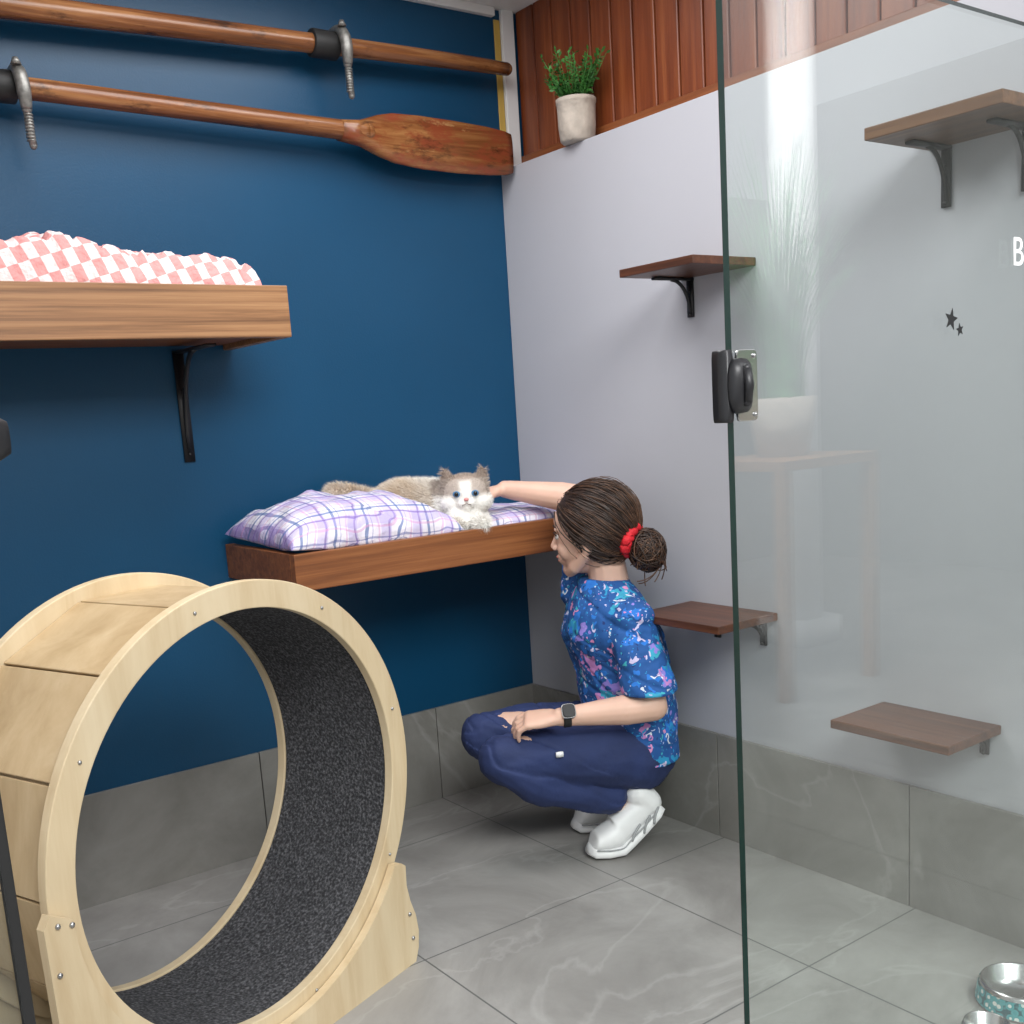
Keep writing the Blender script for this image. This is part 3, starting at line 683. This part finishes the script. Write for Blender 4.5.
def shirtfn(co):
    k=noise.noise(co*9)*.010+noise.noise(co*22)*.005
    fo=abs(noise.noise(V((co.x*9+co.z*10,co.y*9-co.z*14,5.2)))); k-=.04*max(0,.12-fo)
    c=B(-.09,0,co.z); d=(co-c)
    return co+d.normalized()*k
g.blob('scrub_top',m_shirt,wm,voxel=.0055,it=14,fn=shirtfn)
# trousers
g=Geo()
g.loft([(B(-.12,0,.19),N*.11,F*.07),(B(-.115,0,.23),N*.165,F*.11),(B(-.105,0,.29),N*.17,F*.118),(B(-.11,0,.34),N*.15,F*.105)],seg=28)
for s in (1,-1):
    ka,kb=KN[s]
    g.tube([B(-.10,s*.085,.265),B(.03,s*.105,.292),B(.16,s*.115,.310),B(ka-.02,kb,.322)],[.098,.092,.078,.064],sub=3)
    g.tube([B(ka-.02,kb,.317),B(ka-.10,kb*.98,.255),B(.10,s*.108,.205),B(-.005,s*.105,.165)],[.062,.066,.060,.050],sub=3)
def pf(co):
    k=noise.noise(co*11)*.010+noise.noise(V((co.x*8,co.y*8,co.z*30)))*.006
    fo=abs(noise.noise(V((co.x*14+co.z*20,co.y*14-co.z*12,2.2)))); k-=.05*max(0,.13-fo)
    return co+V((0,0,1))*k+N*k*.6
g.blob('navy_trousers',m_pants,wm,voxel=.0055,it=4,fn=pf)
g=Geo(); g.loft([(B(.155,.197,.335),F*.010,V((0,0,.007))),(B(.155,.203,.335),F*.010,V((0,0,.007)))],seg=8,p=8); g.obj('pocket_label',m_shoe,wm)
def shoe(b,da=0):
    g=Geo(); so=Geo()
    path=[(-.128,.110),(-.112,.092),(-.07,.054),(-.03,.022),(.0,.003),(.045,.001),(.085,.004),(.1,.012)]
    hts=[.035,.066,.076,.080,.074,.060,.042,.014]; wds=[.024,.035,.038,.041,.046,.047,.040,.020]
    sec=[];sec2=[]
    for i,(a,z) in enumerate(path):
        p0=path[max(i-1,0)];p1=path[min(i+1,len(path)-1)]; t=V((p1[0]-p0[0],p1[1]-p0[1])).normalized()
        nrm=F*(-t.y)+V((0,0,t.x)); base=B(a+da,b,z)
        sec2.append((base+nrm*.014,N*wds[i]*1.08,nrm*.014)); sec.append((base+nrm*(.02+hts[i]/2),N*wds[i],nrm*(hts[i]/2+.002)))
    so.loft(sec2,seg=24,p=3.5); so.obj('shoe_sole',m_shoe,wm)
    g.loft(sec,seg=24,p=2.5)
    g.tube([B(-.085+da,b,.13),B(-.055+da,b,.165)],[.038,.040])
    g.blob('shoe_upper',m_shoe,wm,voxel=.004,it=4)
    l=Geo()
    for k in range(5):
        a=-.03+k*.018; z=.117-k*.011
        l.tube([B(a+da,b-.026,z-.012),B(a+da+.006,b,z+.004),B(a+da,b+.026,z-.012)],.0032,seg=8,sub=3)
    l.obj('shoe_laces',m_shoe,wm)
    l=Geo()
    for (a0,z0,a1,z1) in ((-.10,.125,-.085,.085),(-.075,.105,-.055,.062),(-.045,.085,-.02,.045)):
        l.tube([B(a0+da,b+.036,z0),B((a0+a1)/2+da+.004,b+.0415,(z0+z1)/2),B(a1+da,b+.042,z1)],.0034,seg=8,sub=3)
    w_=[]
    for i,(a,z) in enumerate(path[:-1]):
        p0=path[max(i-1,0)];p1=path[min(i+1,len(path)-1)]; t=V((p1[0]-p0[0],p1[1]-p0[1])).normalized(); nrm=F*(-t.y)+V((0,0,t.x))
        w_.append(B(a+da,b,z)+nrm*.028+N*wds[i]*1.06)
    l.tube(w_,.0022,seg=6,sub=3)
    l.obj('shoe_stripes',m_shoeg,wm)
shoe(.105,-.03); shoe(-.085,-.045)
e_=LE.lerp(LW,.93); d_=(LW-LE).normalized(); u_=d_.cross(V((0,0,1))).normalized(); w_=u_.cross(d_)
g=Geo(); g.loft([(e_-d_*.010,u_*.0305,w_*.0285),(e_+d_*.010,u_*.0305,w_*.0285)],seg=28); g.obj('watch_band',m_rubber,wm,bevel=.002)
nn=(N*.7+V((0,0,.6))).normalized(); cw=e_+nn*.029; q_=nn.cross(d_).normalized()
g=Geo(); g.loft([(cw,d_*.017,q_*.019),(cw+nn*.008,d_*.016,q_*.018)],seg=24,p=4); g.obj('watch_case',m_black,wm,smooth=False,bevel=.002)
g=Geo(); g.loft([(cw+nn*.001,d_*.0185,q_*.0205),(cw+nn*.004,d_*.0185,q_*.0205)],seg=24,p=4); g.obj('watch_rim',m_steel,wm,smooth=False)
# ---------------------------------------------------------------- cat
ct=empty('ragdoll_cat',(-.5,-.28,.94))
cf=V((-.53,-.84,.03)).normalized(); cs=V((0,0,1)).cross(cf).normalized(); cuu=cf.cross(cs).normalized(); CC=V((-.455,-.350,.993))
CS=1.26; cf=cf*CS;cs=cs*CS;cuu=cuu*CS; CA=(cf,cs,cuu)
def K_(f,s,z): return CC+cf*f+cs*s+cuu*z
g=Geo()
g.tube([V((-.455,-.325,.955)),V((-.47,-.27,.962)),V((-.505,-.205,.965)),V((-.55,-.15,.968)),V((-.59,-.12,.962))],[.058,.066,.070,.070,.052],sub=4)
g.ell(V((-.462,-.352,.930)),(.060,.050,.056)); g.ell(V((-.56,-.17,.96)),(.05,.045,.04))
g.tube([V((-.59,-.11,.965)),V((-.65,-.08,.995)),V((-.70,-.07,1.015)),V((-.73,-.08,1.020))],[.036,.030,.024,.016],sub=4)
for s in (.030,-.030):
    g.tube([K_(-.02,s,-.048),K_(.025,s,-.060),K_(.048,s,-.062)],[.02,.017,.018],sub=3)
g.ell(K_(-.005,0,.002),(.045,.050,.042),CA)
for s in (1,-1):
    g.ell(K_(.008,s*.030,-.014),(.026,.027,.022),CA); g.ell(K_(.038,s*.008,-.015),(.013,.012,.010),CA)
    g.loft([(K_(-.004,s*.030,.018),cs*.022,cf*.011),(K_(-.004,s*.034,.034),cs*.017,cf*.008),(K_(-.004,s*.039,.048),cs*.009,cf*.005),(K_(-.004,s*.042,.058),cs*.003,cf*.003)],seg=16)
g.ell(K_(.032,0,.0),(.018,.014,.02),CA); g.ell(K_(.034,0,-.026),(.012,.011,.009),CA)
co_=g.blob('body',m_fur,ct,voxel=.0035,it=3)
W3=np.array((.90,.88,.84)); Bg=np.array((.36,.27,.215)); Cr=np.array((.78,.65,.50))
def catcol(p):
    d=(p-CC)/(CS*CS); f,s,z=d.dot(cf),d.dot(cs),d.dot(cuu)
    if f>-.05 and abs(s)<.07 and z>-.045 and f<.08:
        k=0
        if z>-.004: k=min(1,max(0,(abs(s)-.007-max(0,.010-z)*.9)/.010))*min(1,(z+.006)/.012)
        k*=.75
        if z>.028: k=max(k,.9*min(1,(z-.028)/.012+.2))
        return W3*(1-k)+Bg*k
    k=min(1,max(0,(-(p.x)-.475)/.08)); k*= .8+.35*noise.noise(p*30)
    if p.z<.94: k*=.5
    dk=.22 if p.x<-.60 else .08
    return W3*(1-k)+ (Bg*dk+Cr*(1-dk))*k
me=co_.data; ca=me.color_attributes.new('Col','FLOAT_COLOR','POINT')
cols=[catcol(v.co) for v in me.vertices]
for i,c in enumerate(cols): ca.data[i].color=(*c,1)
me.update(); vs=[];fs=[];vc=[]
rnd=random.Random(9)
for v in me.vertices:
    d=v.co-CC; f=d.dot(cf); ishead=d.length<.086; face=f>.010 and ishead
    es=min((v.co-K_(.040,s*.0205,.005)).length for s in (1,-1))
    if es<.014: continue
    for rep in range(1 if face else 2):
        L=.005 if face else (.010 if ishead else rnd.uniform(.013,.022))
        nrm=v.normal; flow=V((-.45,.28,-.25)) if not ishead else V((0,0,-.1))+(v.co-K_(.05,0,-.01)).normalized()*.8
        dd=(nrm+flow+V((rnd.uniform(-.3,.3),rnd.uniform(-.3,.3),rnd.uniform(-.3,.3)))).normalized()
        if dd.dot(nrm)<.15: dd=(dd+nrm*.4).normalized()
        s=dd.cross(V((rnd.uniform(-1,1),rnd.uniform(-1,1),rnd.uniform(-1,1)))).normalized()*(.0006 if face else .0009); n0=len(vs)
        c_=v.co+V((rnd.uniform(-.0015,.0015),rnd.uniform(-.0015,.0015),rnd.uniform(-.0015,.0015)))
        vs+=[c_-s,c_+s,c_+dd*L]; fs.append((n0,n0+1,n0+2)); vc+=[cols[v.index]]*3
me2=bpy.data.meshes.new('fur_tufts'); me2.from_pydata([tuple(v) for v in vs],[],fs); me2.materials.append(m_fur)
c2=me2.color_attributes.new('Col','FLOAT_COLOR','POINT')
for i,c in enumerate(vc): c2.data[i].color=(*c,1)
link(bpy.data.objects.new('fur_tufts',me2),ct)
for s in (1,-1):
    g=Geo(); g.ell(K_(.0385,s*.0205,.005),(.007,.0085,.0070),CA); g.obj('eye',m_catblue,ct)
    g=Geo(); g.ell(K_(.0448,s*.0208,.005),(.002,.0046,.0052),CA); g.obj('pupil',m_pupil,ct)
g=Geo(); g.ell(K_(.0505,0,-.007),(.005,.0055,.004),CA); g.obj('nose',m_pink,ct)
g=Geo(); g.tube([K_(.051,-.010,-.0195),K_(.0525,-.004,-.018),K_(.053,0,-.014),K_(.0525,.004,-.018),K_(.051,.010,-.0195)],.0009,seg=6); g.obj('mouth',m_hair2,ct)
# ---------------------------------------------------------------- things outside (seen reflected in the glass)
g=Geo(); g.loft([((2.1,-4.4,0),V((.11,0,0)),V((0,.11,0))),((2.1,-4.4,3.2),V((.11,0,0)),V((0,.11,0)))],seg=24)
g.loft([((2.1,-4.4,0),V((.16,0,0)),V((0,.16,0))),((2.1,-4.4,.12),V((.16,0,0)),V((0,.16,0)))],seg=24,p=6); g.obj('white_veranda_column',m_white)
bt=empty('wooden_side_table',(1.45,-3.95,0))
boxes('tabletop',[((1.15,-4.2,.92),(1.75,-3.7,.96))],m_shelfU,bt)
boxes('legs',[((1.15+a,-4.2+b_,0),(1.2+a,-4.15+b_,.9195)) for a in (0,.55) for b_ in (0,.45)],m_shelfU,bt)
tp=empty('tall_grass_planter',(1.45,-3.95,.961))
g=Geo(); g.loft([((1.45,-3.95,.961),V((.10,0,0)),V((0,.10,0))),((1.45,-3.95,1.2),V((.14,0,0)),V((0,.14,0)))],seg=28); g.obj('planter',m_pot,tp)
vs=[];fs=[]
for i in range(240):
    a=random.random()*6.28; r_=random.random()*.10; p=V((1.45+r_*math.cos(a),-3.95+r_*math.sin(a),1.19)); o_=random.uniform(.1,.4); L=random.uniform(.6,1.15); n0=len(vs); KK=7
    sd=V((-math.sin(a),math.cos(a),0))*.005
    for k in range(KK):
        t=k/(KK-1); q=p+V((math.cos(a)*o_*t*t,math.sin(a)*o_*t*t,L*(t-.25*t*t*o_*2))); vs+=[q-sd*(1-t*.8),q+sd*(1-t*.8)]
    for k in range(KK-1): fs.append((n0+2*k,n0+2*k+1,n0+2*k+3,n0+2*k+2))
mobj('blades',vs,fs,m_grass,tp)
# ---------------------------------------------------------------- lights, world
w=bpy.data.worlds.new('World'); S.world=w; w.use_nodes=True; w.node_tree.nodes['Background'].inputs[0].default_value=(.93,.96,1,1); w.node_tree.nodes['Background'].inputs[1].default_value=.98
def area(name,loc,tgt,size,power,col=(1,1,1)):
    l=bpy.data.lights.new(name,'AREA'); l.shape='RECTANGLE'; l.size=size[0]; l.size_y=size[1]; l.energy=power; l.color=col
    o=bpy.data.objects.new(name,l); o.location=loc; o.rotation_euler=(V(tgt)-V(loc)).to_track_quat('-Z','Y').to_euler(); COL.objects.link(o); return o
area('skylight_lamp',(-1.9,-4.7,3.5),(-.6,-.4,.8),(2.6,1.6),205)
area('interior_fill',(-.95,-.85,2.42),(-.95,-.85,0),(1.2,.9),24)  # added fill under the ceiling to brighten the interior, no known fixture
area('column_grass_fill',(.6,-3.3,3.4),(1.9,-4.3,1.6),(1.0,.8),260)  # added fill that brightens column and grass for their reflection
# ---------------------------------------------------------------- camera
ex=V((.8018,-.1547,.5771)); ey=V((-.5943,-.1035,.7976)); ez=V((-.0637,-.9825,-.1749))
right=V((ex.x,ey.x,ez.x)).normalized(); fwd=V((ex.z,ey.z,ez.z)).normalized(); right=(right-fwd*right.dot(fwd)).normalized(); up=right.cross(fwd)
cam=bpy.data.cameras.new('camera'); co=bpy.data.objects.new('camera',cam); COL.objects.link(co)
mw=Matrix((( right.x,up.x,-fwd.x,-2.123),(right.y,up.y,-fwd.y,-2.844),(right.z,up.z,-fwd.z,1.215),(0,0,0,1)))
co.matrix_world=mw
cam.sensor_width=36; cam.lens=36*1071/1024; cam.shift_x=0; cam.shift_y=90/1024; cam.clip_start=.05
S.camera=co
S.view_settings.view_transform='Standard'
